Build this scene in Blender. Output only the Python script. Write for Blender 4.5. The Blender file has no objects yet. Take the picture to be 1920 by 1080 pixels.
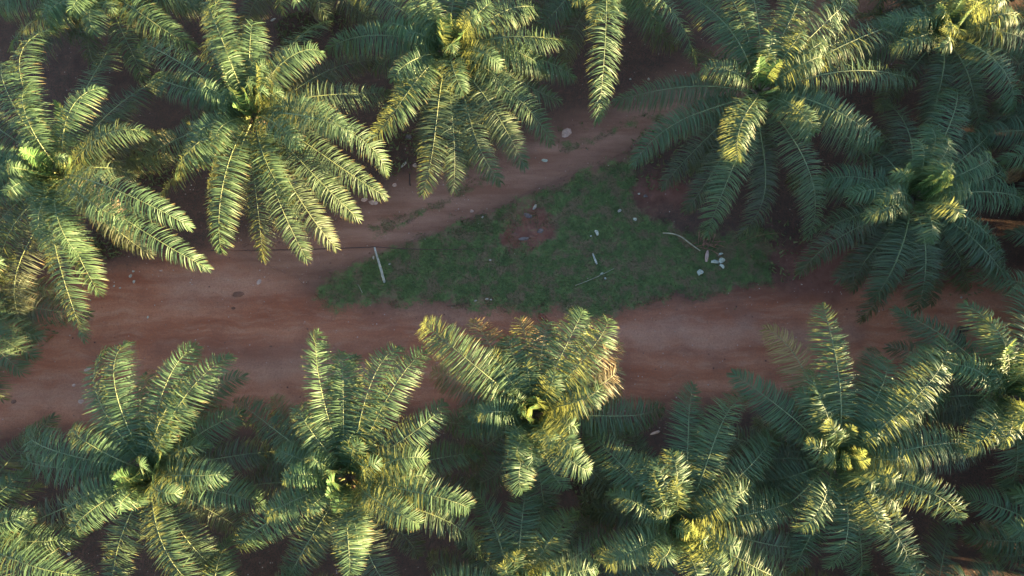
import bpy, math, random
import numpy as np
random.seed(7); RG = np.random.default_rng(11)
S = bpy.context.scene; C = S.collection
R = math.radians

# ------------------------------------------------------------------ camera
H = 40.0; TILT = R(13); F = 1297.0
cam = bpy.data.cameras.new('camera'); co = bpy.data.objects.new('camera', cam); C.objects.link(co)
co.location = (0, 0, H); co.rotation_euler = (TILT, 0, 0)
cam.sensor_width = 36; cam.lens = 36*F/1920; cam.clip_end = 3000; cam.clip_start = .5
S.camera = co
ct, st = math.cos(TILT), math.sin(TILT)
def at(px, py, z=0.0):
    """point of the plane at height z that the photograph shows at this place"""
    a = (px-960)/F; b = -(py-540)/F
    d = (a, b*ct+st, b*st-ct)
    k = (z-H)/d[2]
    return np.array((d[0]*k, d[1]*k, z))

# ------------------------------------------------------------------ helpers
def tag(o, label=None, cat=None, group=None, kind=None):
    for k, v in (('label', label), ('category', cat), ('group', group), ('kind', kind)):
        if v: o[k] = v
    return o
def link(name, me, m, parent=None):
    o = bpy.data.objects.new(name, me); C.objects.link(o)
    if m: me.materials.append(m)
    if parent: o.parent = parent
    return o
def mesh_np(name, V, Q, attrs=None, smooth=False):
    """V (n,3); Q (m,k) faces all with k corners"""
    me = bpy.data.meshes.new(name)
    V = np.asarray(V, dtype=np.float32); Q = np.asarray(Q, dtype=np.int32)
    n, k = Q.shape
    me.vertices.add(len(V)); me.vertices.foreach_set('co', V.ravel())
    me.loops.add(n*k); me.loops.foreach_set('vertex_index', Q.ravel())
    me.polygons.add(n); me.polygons.foreach_set('loop_start', np.arange(0, n*k, k, dtype=np.int32))
    me.polygons.foreach_set('loop_total', np.full(n, k, dtype=np.int32))
    if smooth: me.polygons.foreach_set('use_smooth', np.ones(n, dtype=bool))
    me.update(calc_edges=True)
    for an, arr in (attrs or {}).items():
        a = me.attributes.new(an, 'FLOAT_COLOR', 'POINT')
        a.data.foreach_set('color', np.asarray(arr, dtype=np.float32).ravel())
    return me
def empty(name, loc):
    o = bpy.data.objects.new(name, None); C.objects.link(o); o.location = loc
    o.empty_display_size = .5
    return o
def nz(v):
    return v/np.maximum(np.linalg.norm(v, axis=-1, keepdims=True), 1e-9)

_perm = RG.random((256, 256))
def vnoise(x, y, s=1.0, o=0):
    x = np.asarray(x)*s+o*17.3+1000; y = np.asarray(y)*s+o*9.1+1000
    xi = np.floor(x).astype(int); yi = np.floor(y).astype(int)
    fx = x-xi; fy = y-yi; fx = fx*fx*(3-2*fx); fy = fy*fy*(3-2*fy)
    g = lambda a, b: _perm[a % 256, b % 256]
    return ((g(xi, yi)*(1-fx)+g(xi+1, yi)*fx)*(1-fy)+(g(xi, yi+1)*(1-fx)+g(xi+1, yi+1)*fx)*fy)-.5
def fbm(x, y, s=1.0, o=0):
    return vnoise(x, y, s, o)+.5*vnoise(x, y, s*2.1, o+1)+.25*vnoise(x, y, s*4.3, o+2)+.13*vnoise(x, y, s*9.1, o+3)
def sdf(poly, x, y):
    """signed distance, positive inside"""
    d = np.full(x.shape, 1e9); ins = np.zeros(x.shape, bool)
    n = len(poly)
    for i in range(n):
        ax, ay = poly[i]; bx, by = poly[(i+1) % n]
        ex, ey = bx-ax, by-ay
        t = np.clip(((x-ax)*ex+(y-ay)*ey)/(ex*ex+ey*ey+1e-9), 0, 1)
        d = np.minimum(d, np.hypot(x-ax-t*ex, y-ay-t*ey))
        c = ((ay > y) != (by > y)) & (x < (bx-ax)*(y-ay)/((by-ay) if abs(by-ay) > 1e-9 else 1e-9)+ax)
        ins ^= c
    return np.where(ins, d, -d)
def W(pts): return [tuple(at(a, b)[:2]) for a, b in pts]
def sm(d, w): 
    t = np.clip(d/w*.5+.5, 0, 1); return t*t*(3-2*t)

# ------------------------------------------------------------------ materials
def mat(name):
    m = bpy.data.materials.new(name); m.use_nodes = True
    nt = m.node_tree; b = nt.nodes['Principled BSDF']
    return m, nt, b
def N(nt, t, **kw):
    n = nt.nodes.new(t)
    for k, v in kw.items():
        if hasattr(n, k): setattr(n, k, v)
        else: n.inputs[k].default_value = v
    return n
def mixc(nt, fac, a, b, blend='MIX'):
    n = nt.nodes.new('ShaderNodeMix'); n.data_type = 'RGBA'; n.blend_type = blend
    for i, v in ((0, fac), (6, a), (7, b)):
        if hasattr(v, 'node'): nt.links.new(v, n.inputs[i])
        elif isinstance(v, tuple): n.inputs[i].default_value = v if len(v) == 4 else (*v, 1)
        else: n.inputs[i].default_value = v
    return n.outputs[2]
def ramp(nt, src, a, b):
    n = nt.nodes.new('ShaderNodeMapRange'); n.inputs[1].default_value = a; n.inputs[2].default_value = b
    nt.links.new(src, n.inputs[0]); return n.outputs[0]
def mathn(nt, op, a, b=None):
    n = nt.nodes.new('ShaderNodeMath'); n.operation = op
    for i, v in ((0, a), (1, b)):
        if v is None: continue
        if hasattr(v, 'node'): nt.links.new(v, n.inputs[i])
        else: n.inputs[i].default_value = v
    return n.outputs[0]
def noise(nt, vec, scale, detail=4, rough=.6):
    n = N(nt, 'ShaderNodeTexNoise'); n.inputs['Scale'].default_value = scale
    n.inputs['Detail'].default_value = detail; n.inputs['Roughness'].default_value = rough
    if vec: nt.links.new(vec, n.inputs['Vector'])
    return n.outputs['Fac']

def leaf_material():
    m, nt, b = mat('palm_leaf'); L = nt.links
    at_ = N(nt, 'ShaderNodeAttribute', attribute_name='tint')
    sp = N(nt, 'ShaderNodeSeparateColor'); L.new(at_.outputs['Color'], sp.inputs[0])
    r, g, bb = sp.outputs
    oi = N(nt, 'ShaderNodeObjectInfo')
    base = mixc(nt, r, (.026, .054, .030), (.072, .120, .060))
    base = mixc(nt, mathn(nt, 'MULTIPLY', oi.outputs['Random'], .38), base, (.074, .110, .045))
    old = mixc(nt, r, (.040, .047, .030), (.082, .080, .050))
    base = mixc(nt, ramp(nt, g, .55, 1.0), base, old)
    young = mixc(nt, r, (.070, .17, .035), (.11, .21, .050))
    base = mixc(nt, ramp(nt, g, .35, .0), base, young)
    # dry brown leaflet tips on some leaflets
    tipf = mathn(nt, 'MULTIPLY', ramp(nt, bb, .72, .95), ramp(nt, r, .72, .8))
    base = mixc(nt, tipf, base, (.20, .13, .055))
    dead = ramp(nt, g, 1.2, 1.6)
    base = mixc(nt, dead, base, mixc(nt, r, (.16, .085, .035), (.34, .20, .09)))
    L.new(base, b.inputs['Base Color'])
    b.inputs['Roughness'].default_value = .52
    b.inputs['Specular IOR Level'].default_value = .27
    tr = N(nt, 'ShaderNodeBsdfTranslucent')
    tc = mixc(nt, .55, base, (.66, .66, .18))
    L.new(tc, tr.inputs['Color'])
    mx = N(nt, 'ShaderNodeMixShader'); mx.inputs[0].default_value = .27
    L.new(b.outputs[0], mx.inputs[1]); L.new(tr.outputs[0], mx.inputs[2])
    L.new(mx.outputs[0], nt.nodes['Material Output'].inputs['Surface'])
    return m
def simple(name, c1, c2, scale=6, rough=.8, bump=0.0, detail=4):
    m, nt, b = mat(name); L = nt.links
    tc = N(nt, 'ShaderNodeTexCoord'); oi = N(nt, 'ShaderNodeObjectInfo')
    ad = N(nt, 'ShaderNodeVectorMath'); ad.operation = 'ADD'
    L.new(tc.outputs['Object'], ad.inputs[0]); L.new(oi.outputs['Random'], ad.inputs[1])
    f = noise(nt, ad.outputs[0], scale, detail)
    L.new(mixc(nt, ramp(nt, f, .3, .7), c1, c2), b.inputs['Base Color'])
    b.inputs['Roughness'].default_value = rough
    if bump:
        bn = N(nt, 'ShaderNodeBump'); bn.inputs['Strength'].default_value = bump; bn.inputs['Distance'].default_value = .03
        L.new(f, bn.inputs['Height']); L.new(bn.outputs[0], b.inputs['Normal'])
    return m
LEAF = leaf_material()
RIB = simple('midrib_skin', (.085, .115, .040), (.17, .17, .065), 1.2, .5)
TRUNK = simple('trunk_bark', (.07, .05, .035), (.16, .115, .08), 9, .95, .6)
STUB = simple('frond_stub', (.08, .055, .04), (.20, .13, .085), 8, .9, .4)
FRUIT = simple('palm_fruit', (.045, .012, .012), (.20, .045, .03), 14, .45, .3)
STONE = simple('pale_stone', (.21, .165, .14), (.42, .34, .29), 7, .9, .4)
PSTONE = simple('pink_stone', (.30, .17, .14), (.48, .31, .27), 6, .95, .4)
GSTONE = simple('mauve_stone', (.085, .06, .062), (.17, .12, .12), 6, .95, .4)
WHITE = simple('bleached_scrap', (.24, .23, .19), (.46, .44, .38), 9, .8)
WOOD = simple('grey_wood', (.22, .20, .185), (.44, .41, .37), 5, .85, .4)
DRY = simple('dry_stalk', (.17, .14, .10), (.34, .29, .21), 4, .8)
BROWN = simple('dry_brown_leaf', (.11, .045, .03), (.25, .12, .08), 5, .85)
CLAY = simple('dark_clay', (.11, .043, .03), (.19, .08, .055), 5, .95, .6)
CORD = simple('dark_red_cord', (.035, .012, .010), (.06, .02, .018), 3, .7)
DARK = simple('dark_debris', (.020, .012, .012), (.055, .028, .026), 8, .9, .5)

def ground_material():
    m, nt, b = mat('clay_and_grass'); L = nt.links
    geo = N(nt, 'ShaderNodeNewGeometry'); P = geo.outputs['Position']
    a1 = N(nt, 'ShaderNodeAttribute', attribute_name='mask'); s1 = N(nt, 'ShaderNodeSeparateColor'); L.new(a1.outputs['Color'], s1.inputs[0])
    a2 = N(nt, 'ShaderNodeAttribute', attribute_name='patch'); s2 = N(nt, 'ShaderNodeSeparateColor'); L.new(a2.outputs['Color'], s2.inputs[0])
    grass, road, path = s1.outputs; red, litter_shade, streak = s2.outputs
    def mapped(scale, rot=0):
        mp = N(nt, 'ShaderNodeMapping'); mp.inputs['Scale'].default_value = scale; mp.inputs['Rotation'].default_value = (0, 0, rot)
        L.new(P, mp.inputs['Vector']); return mp.outputs[0]
    big = noise(nt, P, .35, 5, .6); mid = noise(nt, P, 1.6, 5, .65); fine = noise(nt, P, 9, 4, .7); grit = noise(nt, P, 30, 2, .6)
    soil = mixc(nt, ramp(nt, mid, .3, .7), (.062, .030, .024), (.135, .060, .044))
    soil = mixc(nt, mathn(nt, 'MULTIPLY', ramp(nt, fine, .50, .72), .55), soil, (.045, .026, .022))
    # dead leaves and soil, darkened to paint the shade under the palms
    lit = mathn(nt, 'MULTIPLY', litter_shade, ramp(nt, fine, .42, .6))
    soil = mixc(nt, lit, soil, mixc(nt, ramp(nt, grit, .35, .65), (.030, .021, .017), (.085, .056, .042)))
    # road: red clay pulled out in long streaks by the wheels
    wn = N(nt, 'ShaderNodeTexNoise'); wn.inputs['Scale'].default_value = .5; L.new(P, wn.inputs['Vector'])
    def warped(scale, amt):
        va = N(nt, 'ShaderNodeVectorMath'); va.operation = 'MULTIPLY_ADD'
        L.new(wn.outputs['Color'], va.inputs[0]); va.inputs[1].default_value = (amt, amt, 0); L.new(P, va.inputs[2])
        mp = N(nt, 'ShaderNodeMapping'); mp.inputs['Scale'].default_value = scale; L.new(va.outputs[0], mp.inputs['Vector']); return mp.outputs[0]
    st1 = noise(nt, warped((.10, .80, 1), .9), 1.0, 5, .6); st2 = noise(nt, warped((.55, 2.4, 1), .8), 1.0, 6, .7)
    rc = mixc(nt, ramp(nt, st1, .38, .60), (.300, .084, .042), (.465, .170, .098))
    rc = mixc(nt, mathn(nt, 'MULTIPLY', ramp(nt, st2, .48, .70), .45), rc, (.47, .25, .175))
    rc = mixc(nt, mathn(nt, 'MULTIPLY', ramp(nt, big, .50, .66), .6), rc, (.22, .078, .050))
    rc = mixc(nt, mathn(nt, 'MULTIPLY', streak, .6), rc, (.44, .25, .19))
    pc1 = noise(nt, mapped((.16, 1.2, 1), R(-27)), 1.0, 6, .66)
    pc = mixc(nt, ramp(nt, pc1, .36, .64), (.250, .105, .070), (.370, .180, .130))
    rc = mixc(nt, mathn(nt, 'MULTIPLY', ramp(nt, fine, .42, .70), .50), rc, (.20, .082, .058)); col = mixc(nt, road, soil, rc); col = mixc(nt, path, col, pc)
    col = mixc(nt, red, col, mixc(nt, ramp(nt, mid, .3, .7), (.140, .046, .030), (.230, .092, .070)))
    # small dark crumbs and pale specks
    vor = N(nt, 'ShaderNodeTexVoronoi'); vor.inputs['Scale'].default_value = 3.2; L.new(P, vor.inputs['Vector'])
    col = mixc(nt, mathn(nt, 'MULTIPLY', ramp(nt, vor.outputs['Distance'], .16, .06), ramp(nt, mid, .52, .6)), col, (.42, .31, .28))
    vor2 = N(nt, 'ShaderNodeTexVoronoi'); vor2.inputs['Scale'].default_value = 1.7; L.new(P, vor2.inputs['Vector'])
    col = mixc(nt, mathn(nt, 'MULTIPLY', ramp(nt, vor2.outputs['Distance'], .12, .05), ramp(nt, big, .54, .60)), col, (.07, .03, .025))
    col = mixc(nt, mathn(nt, 'MULTIPLY', ramp(nt, grit, .40, .70), .38), col, (.10, .05, .04))
    gc = mixc(nt, ramp(nt, mid, .32, .68), (.056, .074, .028), (.125, .150, .050))
    gc = mixc(nt, mathn(nt, 'MULTIPLY', ramp(nt, fine, .50, .72), .55), gc, (.045, .050, .028))
    gc = mixc(nt, mathn(nt, 'MULTIPLY', ramp(nt, noise(nt, P, .9, 6, .7), .47, .58), .80), gc, (.170, .095, .062))
    gf = ramp(nt, mathn(nt, 'ADD', grass, mathn(nt, 'MULTIPLY', mathn(nt, 'SUBTRACT', mathn(nt, 'ADD', mathn(nt, 'MULTIPLY', fine, .6), mathn(nt, 'MULTIPLY', mid, .8)), .7), 1.5)), .36, .66)
    col = mixc(nt, gf, col, gc)
    L.new(col, b.inputs['Base Color'])
    b.inputs['Roughness'].default_value = .95; b.inputs['Specular IOR Level'].default_value = .2
    bn = N(nt, 'ShaderNodeBump'); bn.inputs['Strength'].default_value = .7; bn.inputs['Distance'].default_value = .05
    L.new(mathn(nt, 'ADD', fine, mathn(nt, 'MULTIPLY', grit, .4)), bn.inputs['Height']); L.new(bn.outputs[0], b.inputs['Normal'])
    return m
GROUND = ground_material()

# ------------------------------------------------------------------ ground
ROAD_TOP = [(-1400, 690), (-600, 610), (-60, 560), (90, 530), (250, 500), (430, 470), (560, 520), (590, 556), (680, 578), (860, 576), (1050, 586), (1300, 570), (1500, 545), (1700, 530), (1960, 520), (2060, 440), (2160, 250), (2260, -100)]
ROAD_BOT = [(-1400, 900), (-600, 850), (-60, 815), (60, 805), (200, 800), (420, 790), (560, 780), (640, 775), (760, 772), (900, 765), (1050, 760), (1280, 750), (1500, 738), (1700, 705), (1990, 660), (2190, 600), (2380, 400), (2560, -100)]
PATH_L = [(430, 466), (560, 440), (660, 400), (760, 345), (860, 318), (960, 285), (1080, 232), (1200, 190), (1330, 120), (1500, 10), (1700, -160)]
PATH_R = [(560, 520), (640, 500), (730, 465), (830, 430), (920, 392), (1030, 345), (1130, 305), (1240, 250), (1380, 180), (1560, 50), (1780, -120)]
road_poly = W(ROAD_TOP+ROAD_BOT[::-1]); path_poly = W(PATH_L+PATH_R[::-1])
grass_polys = [W([(596, 548), (640, 510), (705, 478), (800, 442), (900, 408), (985, 372), (1060, 352), (1130, 312), (1175, 303), (1205, 325), (1195, 360), (1230, 410), (1300, 440), (1400, 430), (1452, 440), (1450, 540), (1300, 552), (1180, 572), (1100, 590), (1000, 572), (900, 572), (840, 560), (760, 566), (640, 580), (600, 566)]),
               ]
track_mid = [W([(690, 425), (760, 388), (850, 352), (930, 322), (945, 332), (860, 368), (775, 405), (700, 440)]),
             W([(1045, 262), (1110, 248), (1180, 222), (1250, 205), (1250, 222), (1175, 245), (1110, 266), (1050, 288)]),
             W([(850, 560), (905, 598), (985, 580), (1060, 600), (1180, 585), (1200, 560)])]
red_polys = [W([(930, 440), (950, 405), (1000, 385), (1040, 400), (1045, 440), (1010, 465), (950, 465)]),
             W([(1195, 340), (1250, 318), (1300, 350), (1290, 395), (1230, 395), (1200, 372)]),
             W([(1455, 470), (1540, 430), (1640, 470), (1600, 560), (1470, 548)]),
             W([(683, 578), (728, 576), (732, 604), (684, 606)]),
             W([(300, 640), (560, 645), (760, 640), (760, 660), (560, 668), (300, 665)])]
pale_polys = [W([(20, 738), (160, 722), (170, 750), (40, 762)]), W([(300, 520), (420, 500), (520, 530), (420, 560), (320, 570)]),
              W([(400, 672), (560, 662), (760, 690), (780, 712), (600, 720), (420, 700)]),
              W([(1140, 615), (1440, 608), (1600, 615), (1600, 635), (1200, 650)]), W([(740, 572), (870, 570), (930, 590), (860, 600), (760, 596)])]
def masks(x, y):
    wx = x+.9*fbm(x, y, .55, 5)+.30*fbm(x, y, 2.6, 8); wy = y+.9*fbm(x, y, .55, 9)+.30*fbm(x, y, 2.6, 12)
    lx = x+.35*fbm(x, y, .8, 15); ly = y+.35*fbm(x, y, .8, 19)
    road = sm(sdf(road_poly, .6*lx+.4*wx, .6*ly+.4*wy), 1.3); path = sm(sdf(path_poly, .5*(lx+wx), .5*(ly+wy)), 1.7)
    g = np.zeros_like(x)
    for p in grass_polys: g = np.maximum(g, sm(sdf(p, .25*x+.75*wx, .25*y+.75*wy), 1.1))
    for p in track_mid: g = np.maximum(g, .56*sm(sdf(p, wx, wy), .5))
    r = np.zeros_like(x)
    for i, p in enumerate(red_polys): r = np.maximum(r, sm(sdf(p, wx if i < 3 else lx, wy if i < 3 else ly), .8)*(.9 if i < 3 else .55))
    g = g*(1-.80*np.where(r > 0, r, 0))
    s = np.zeros_like(x)
    for p in pale_polys: s = np.maximum(s, sm(sdf(p, wx, wy), 1.2)*.8)
    lit = (1-np.maximum(road, path))*(1-g)
    return g, road, path, r, lit, s
def height(x, y):
    road = sdf(road_poly, x, y); path = sdf(path_poly, x, y)
    h = .16*fbm(x, y, .25, 2)+.05*fbm(x, y, 1.2, 3)
    flat = np.clip(np.maximum(road, path)/1.2+.5, 0, 1)
    h = h*(1-.75*flat)-.10*flat
    yr = road-2.6
    h = h-.05*np.exp(-((yr-0)/.35)**2)-.05*np.exp(-((road-1.0)/.35)**2)
    m = at(985, 432); d = np.hypot(x-m[0], y-m[1]); h = h+.40*np.exp(-(d/1.1)**2)*(1+.6*fbm(x, y, 2.2, 4))

    return h
def axis(lo, hi, step, far):
    core = list(np.arange(lo, hi+1e-6, step)); out = []; d = step; v = hi
    while v < far: d *= 1.35; v += d; out.append(v)
    left = []; d = step; v = lo
    while v > -far: d *= 1.35; v -= d; left.append(v)
    return np.array(left[::-1]+core+out)
def grid_mesh(name, X, Y, dz):
    nx, ny = X.shape
    Z = height(X.ravel(), Y.ravel())+dz
    V = np.stack([X.ravel(), Y.ravel(), Z], 1)
    i = np.arange((nx-1)*(ny-1)); a = (i//(ny-1))*ny+i % (ny-1)
    Q = np.stack([a, a+ny, a+ny+1, a+1], 1)
    g, ro, pa, r, lit, s = masks(V[:, 0], V[:, 1]); one = np.ones_like(g)
    return mesh_np(name, V, Q, {'mask': np.stack([g, ro, pa, one], 1), 'patch': np.stack([r, lit, s, one], 1)}, True)
ax = axis(-36, 36, .16, 700); ay = axis(-12, 32, .16, 700)
X, Y = np.meshgrid(ax, ay, indexing='ij')
tag(link('ground', grid_mesh('ground', X, Y, 0), GROUND), kind='structure')
def ribbon(name, A, B, n, k, dz):
    A = np.array(W(A)); B = np.array(W(B))
    def res(P):
        s = np.r_[0, np.cumsum(np.hypot(*np.diff(P, axis=0).T))]; u = np.linspace(0, s[-1], n)
        return np.stack([np.interp(u, s, P[:, 0]), np.interp(u, s, P[:, 1])], 1)
    a, b = res(A), res(B); t = np.linspace(0, 1, k)[None, :, None]
    G = b[:, None]*(1-t)+a[:, None]*t
    wob = np.sign(t-.5)*np.clip(abs(t-.5)*2-.7, 0, 1)
    G[:, :, 1] += (wob[..., 0]*.9)*fbm(G[:, :, 0].ravel(), G[:, :, 1].ravel(), .8, 30).reshape(G.shape[:2])
    return grid_mesh(name, G[:, :, 0], G[:, :, 1], dz)
tag(link('dirt_road', ribbon('dirt_road', ROAD_TOP, ROAD_BOT, 620, 44, .012), GROUND), kind='structure')
tag(link('dirt_track', ribbon('dirt_track', PATH_L, PATH_R, 240, 26, .018), GROUND), kind='structure')
def gz(x, y): return float(height(np.array([x]), np.array([y]))[0])
def on(px, py, dz=0.0):
    p = at(px, py, 0); return np.array((p[0], p[1], gz(p[0], p[1])+dz))

# ------------------------------------------------------------------ grass and weeds (uncountable)
def blades(name, pts, hgt, wid, m, ages):
    n = len(pts); a = RG.random(n)*6.283; h = hgt*(.5+RG.random(n)); w = wid*(.6+.8*RG.random(n))
    lean = .9*h; b = RG.random(n)*6.283
    d = np.stack([np.cos(a)*w, np.sin(a)*w, 0*a], 1); tip = np.stack([np.cos(b)*lean, np.sin(b)*lean, h], 1)
    V = np.stack([pts-d, pts+d, pts+tip*.6+d*.6, pts+tip], 1).reshape(-1, 3)
    i = np.arange(n)*4; Q = np.stack([i, i+1, i+2, i+3], 1)
    r = np.repeat(RG.random(n), 4); g = np.repeat(ages, 4); one = np.ones(n*4)
    return mesh_np(name, V, Q, {'tint': np.stack([r*.7, g, one*.2, one], 1)})
GRASSM, nt, b = mat('grass_blade')
a = N(nt, 'ShaderNodeAttribute', attribute_name='tint'); s = N(nt, 'ShaderNodeSeparateColor'); nt.links.new(a.outputs['Color'], s.inputs[0])
nt.links.new(mixc(nt, s.outputs[1], mixc(nt, s.outputs[0], (.058, .070, .026), (.130, .136, .054)), (.15, .12, .065)), b.inputs['Base Color'])
b.inputs['Roughness'].default_value = .75; b.inputs['Specular IOR Level'].default_value = .2
def scatter(polys, n, thr=.35):
    out = []
    for p in polys:
        P = np.array(p); lo, hi = P.min(0), P.max(0)
        x = lo[0]+RG.random(n)*(hi[0]-lo[0]); y = lo[1]+RG.random(n)*(hi[1]-lo[1])
        g = masks(x, y)[0]+.8*fbm(x, y, 1.6, 40)+.3*fbm(x, y, 5.0, 41)
        k = g > thr; out.append(np.stack([x[k], y[k], height(x[k], y[k])], 1))
    return np.concatenate(out)
gp = scatter(grass_polys[:1], 90000, .50)
ag = np.where(RG.random(len(gp)) < .08, .9, .25*RG.random(len(gp)))
tag(link('grass', blades('grass', gp, .05, .020, GRASSM, ag), GRASSM), 'short dark green grass covering the wedge between road and track', 'grass', kind='stuff')
gp = scatter([p for p in track_mid[:2]], 5000, .40)
tag(link('track_weeds', blades('track_weeds', gp, .07, .03, GRASSM, .6*RG.random(len(gp))), GRASSM), 'thin weeds growing in strips along the dirt track', 'weeds', kind='stuff')
def clump(px, py, rad, n):
    c = at(px, py); r = rad*np.sqrt(RG.random(n)); a = RG.random(n)*6.283
    x = c[0]+r*np.cos(a); y = c[1]+r*np.sin(a); return np.stack([x, y, height(x, y)+.35*RG.random(n)*(1-r/rad)], 1)
ug = np.concatenate([clump(*c) for c in [(215, 445, 1.4, 350), (745, 285, 1.6, 160), (560, 870, .8, 80), (60, 590, 2.0, 250), (1240, 300, 2.2, 250),
     (660, 40, 1.6, 300), (1120, 900, 1.5, 400), (1470, 470, 2.0, 160), (1800, 500, 2.0, 160), (560, 60, 1.5, 300), (300, 300, 2, 400), (150, 970, 1.2, 150), (380, 790, 1.5, 200)]])
tag(link('undergrowth', blades('undergrowth', ug, .22, .055, GRASSM, .5*RG.random(len(ug))), GRASSM), 'dark low leafy weeds in the shade under the palms', 'weeds', kind='stuff')

# gravel and crumbs of clay (uncountable)
n = 9000; gx = -33+66*RG.random(n); gy = -10+40*RG.random(n)
mg, mr, mp_, _, ml, _ = masks(gx, gy); rd = np.abs(sdf(road_poly, gx, gy)); pd = np.abs(sdf(path_poly, gx, gy))
prob = .10+.75*np.exp(-(np.minimum(rd, pd)/.7)**2)+.35*(fbm(gx, gy, .5, 50) > .25); kq = RG.random(n) < prob*(1-.8*mg)
gx, gy = gx[kq], gy[kq]; n = len(gx); sz = .018+.045*RG.random(n)**4+.012*RG.random(n); an = RG.random(n)*6.283
ca, sa = np.cos(an)*sz, np.sin(an)*sz; asp = .5+.5*RG.random(n); zz = height(gx, gy)
cc = np.stack([gx, gy, zz], 1); e1_ = np.stack([ca, sa, 0*ca], 1); e2_ = np.stack([-sa*asp, ca*asp, 0*ca], 1); up_ = np.stack([0*ca, 0*ca, sz*.7+.012], 1)
V = np.stack([cc-e1_, cc-e2_, cc+e1_, cc+e2_, cc-e1_*.5-e2_*.3+up_, cc+e1_*.2-e2_*.5+up_, cc+e1_*.5+e2_*.3+up_, cc-e1_*.2+e2_*.5+up_], 1).reshape(-1, 3)
i8 = np.arange(n)[:, None]*8; Q = np.concatenate([i8+np.array([q]) for q in ([0, 1, 5, 4], [1, 2, 6, 5], [2, 3, 7, 6], [3, 0, 4, 7], [4, 5, 6, 7])])
t_ = np.repeat(RG.random(n), 8); GRAVM, nt, b = mat('gravel')
a = N(nt, 'ShaderNodeAttribute', attribute_name='tint'); s = N(nt, 'ShaderNodeSeparateColor'); nt.links.new(a.outputs['Color'], s.inputs[0])
nt.links.new(mixc(nt, ramp(nt, s.outputs[0], .5, .95), (.13, .060, .045), (.42, .30, .25)), b.inputs['Base Color']); b.inputs['Roughness'].default_value = .95
tag(link('gravel', mesh_np('gravel', V, Q, {'tint': np.stack([t_, t_, t_, t_*0+1], 1)}), GRAVM), 'small crumbs of gravel and clay along the road and track edges', 'gravel', kind='stuff')

# ------------------------------------------------------------------ tubes and lumps
def tube(pts, rad, sides=6, cap=True):
    P = np.asarray(pts, float); n = len(P); rad = np.broadcast_to(np.asarray(rad, float), (n,))
    T = nz(np.gradient(P, axis=0)); ref = np.array([0, 0, 1.0]) if abs(T[0][2]) < .9 else np.array([1.0, 0, 0])
    A = nz(np.cross(T, ref)); B = np.cross(T, A)
    a = np.arange(sides)/sides*2*math.pi
    V = P[:, None]+rad[:, None, None]*(np.cos(a)[None, :, None]*A[:, None]+np.sin(a)[None, :, None]*B[:, None])
    V = V.reshape(-1, 3); Q = []
    i = np.arange((n-1)*sides); r = i//sides; c = i % sides; c2 = (c+1) % sides
    Q = np.stack([r*sides+c, r*sides+c2, (r+1)*sides+c2, (r+1)*sides+c], 1)
    if cap:
        V = np.concatenate([V, P[:1], P[-1:]]); k = len(V)-2; cc = np.arange(sides)
        q1 = np.stack([cc, np.full(sides, k), (cc+1) % sides, (cc+1) % sides], 1)
        b0 = (n-1)*sides; q2 = np.stack([b0+cc, b0+(cc+1) % sides, np.full(sides, k+1), np.full(sides, k+1)], 1)
        # caps as thin quads made from two half steps
        q1 = np.stack([cc, np.full(sides, k), (cc+1) % sides], 1); q2 = np.stack([b0+cc, b0+(cc+1) % sides, np.full(sides, k+1)], 1)
        return V, Q, np.concatenate([q1, q2])
    return V, Q, np.zeros((0, 3), int)
def tube_mesh(name, pts, rad, sides=6):
    V, Q, Tt = tube(pts, rad, sides)
    me = bpy.data.meshes.new(name); me.from_pydata(V.tolist(), [], Q.tolist()+Tt.tolist()); me.update()
    me.polygons.foreach_set('use_smooth', np.ones(len(me.polygons), dtype=bool)); return me
def merge(parts):
    V = []; Fc = []; o = 0
    for v, q, t in parts:
        V += np.asarray(v).tolist(); Fc += (np.asarray(q)+o).tolist()+((np.asarray(t)+o).tolist() if len(t) else []); o += len(v)
    return V, Fc
def pymesh(name, V, Fc, smooth=False):
    me = bpy.data.meshes.new(name); me.from_pydata(V, [], Fc); me.update()
    if smooth: me.polygons.foreach_set('use_smooth', np.ones(len(me.polygons), dtype=bool))
    return me
def lump(name, size, seed, rough=.25, flat=.6, seg=(12, 8)):
    rr = random.Random(seed); nu, nv = seg; V = []; Fc = []
    ph = [rr.random()*6.28 for _ in range(6)]
    planes = [np.array([rr.gauss(0, 1), rr.gauss(0, 1), rr.gauss(0, .8)]) for _ in range(7)]; planes = [p/np.linalg.norm(p) for p in planes]
    def pt(u, v):
        d = np.array([math.cos(u)*math.sin(v), math.sin(u)*math.sin(v), math.cos(v)])
        r = 1+rough*.5*(math.sin(2*u+ph[0])*math.sin(v)+.6*math.sin(3*u+ph[1]+2*v)+.4*math.sin(5*u+ph[2])*math.sin(3*v+ph[3]))
        for p in planes:
            q = d.dot(p); 
            if q*r > .72: r = .72/q
        return (d*r*np.array([size[0], size[1], size[2]])).tolist()
    V.append(pt(0, 0)); 
    for j in range(1, nv):
        for i in range(nu): V.append(pt(i/nu*2*math.pi, j/nv*math.pi))
    V.append(pt(0, math.pi)); e = len(V)-1
    for i in range(nu):
        Fc.append((0, 1+i, 1+(i+1) % nu)); Fc.append((e, 1+(nv-2)*nu+(i+1) % nu, 1+(nv-2)*nu+i))
        for j in range(nv-2):
            Fc.append((1+j*nu+i, 1+(j+1)*nu+i, 1+(j+1)*nu+(i+1) % nu, 1+j*nu+(i+1) % nu))
    return pymesh(name, V, Fc)

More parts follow.
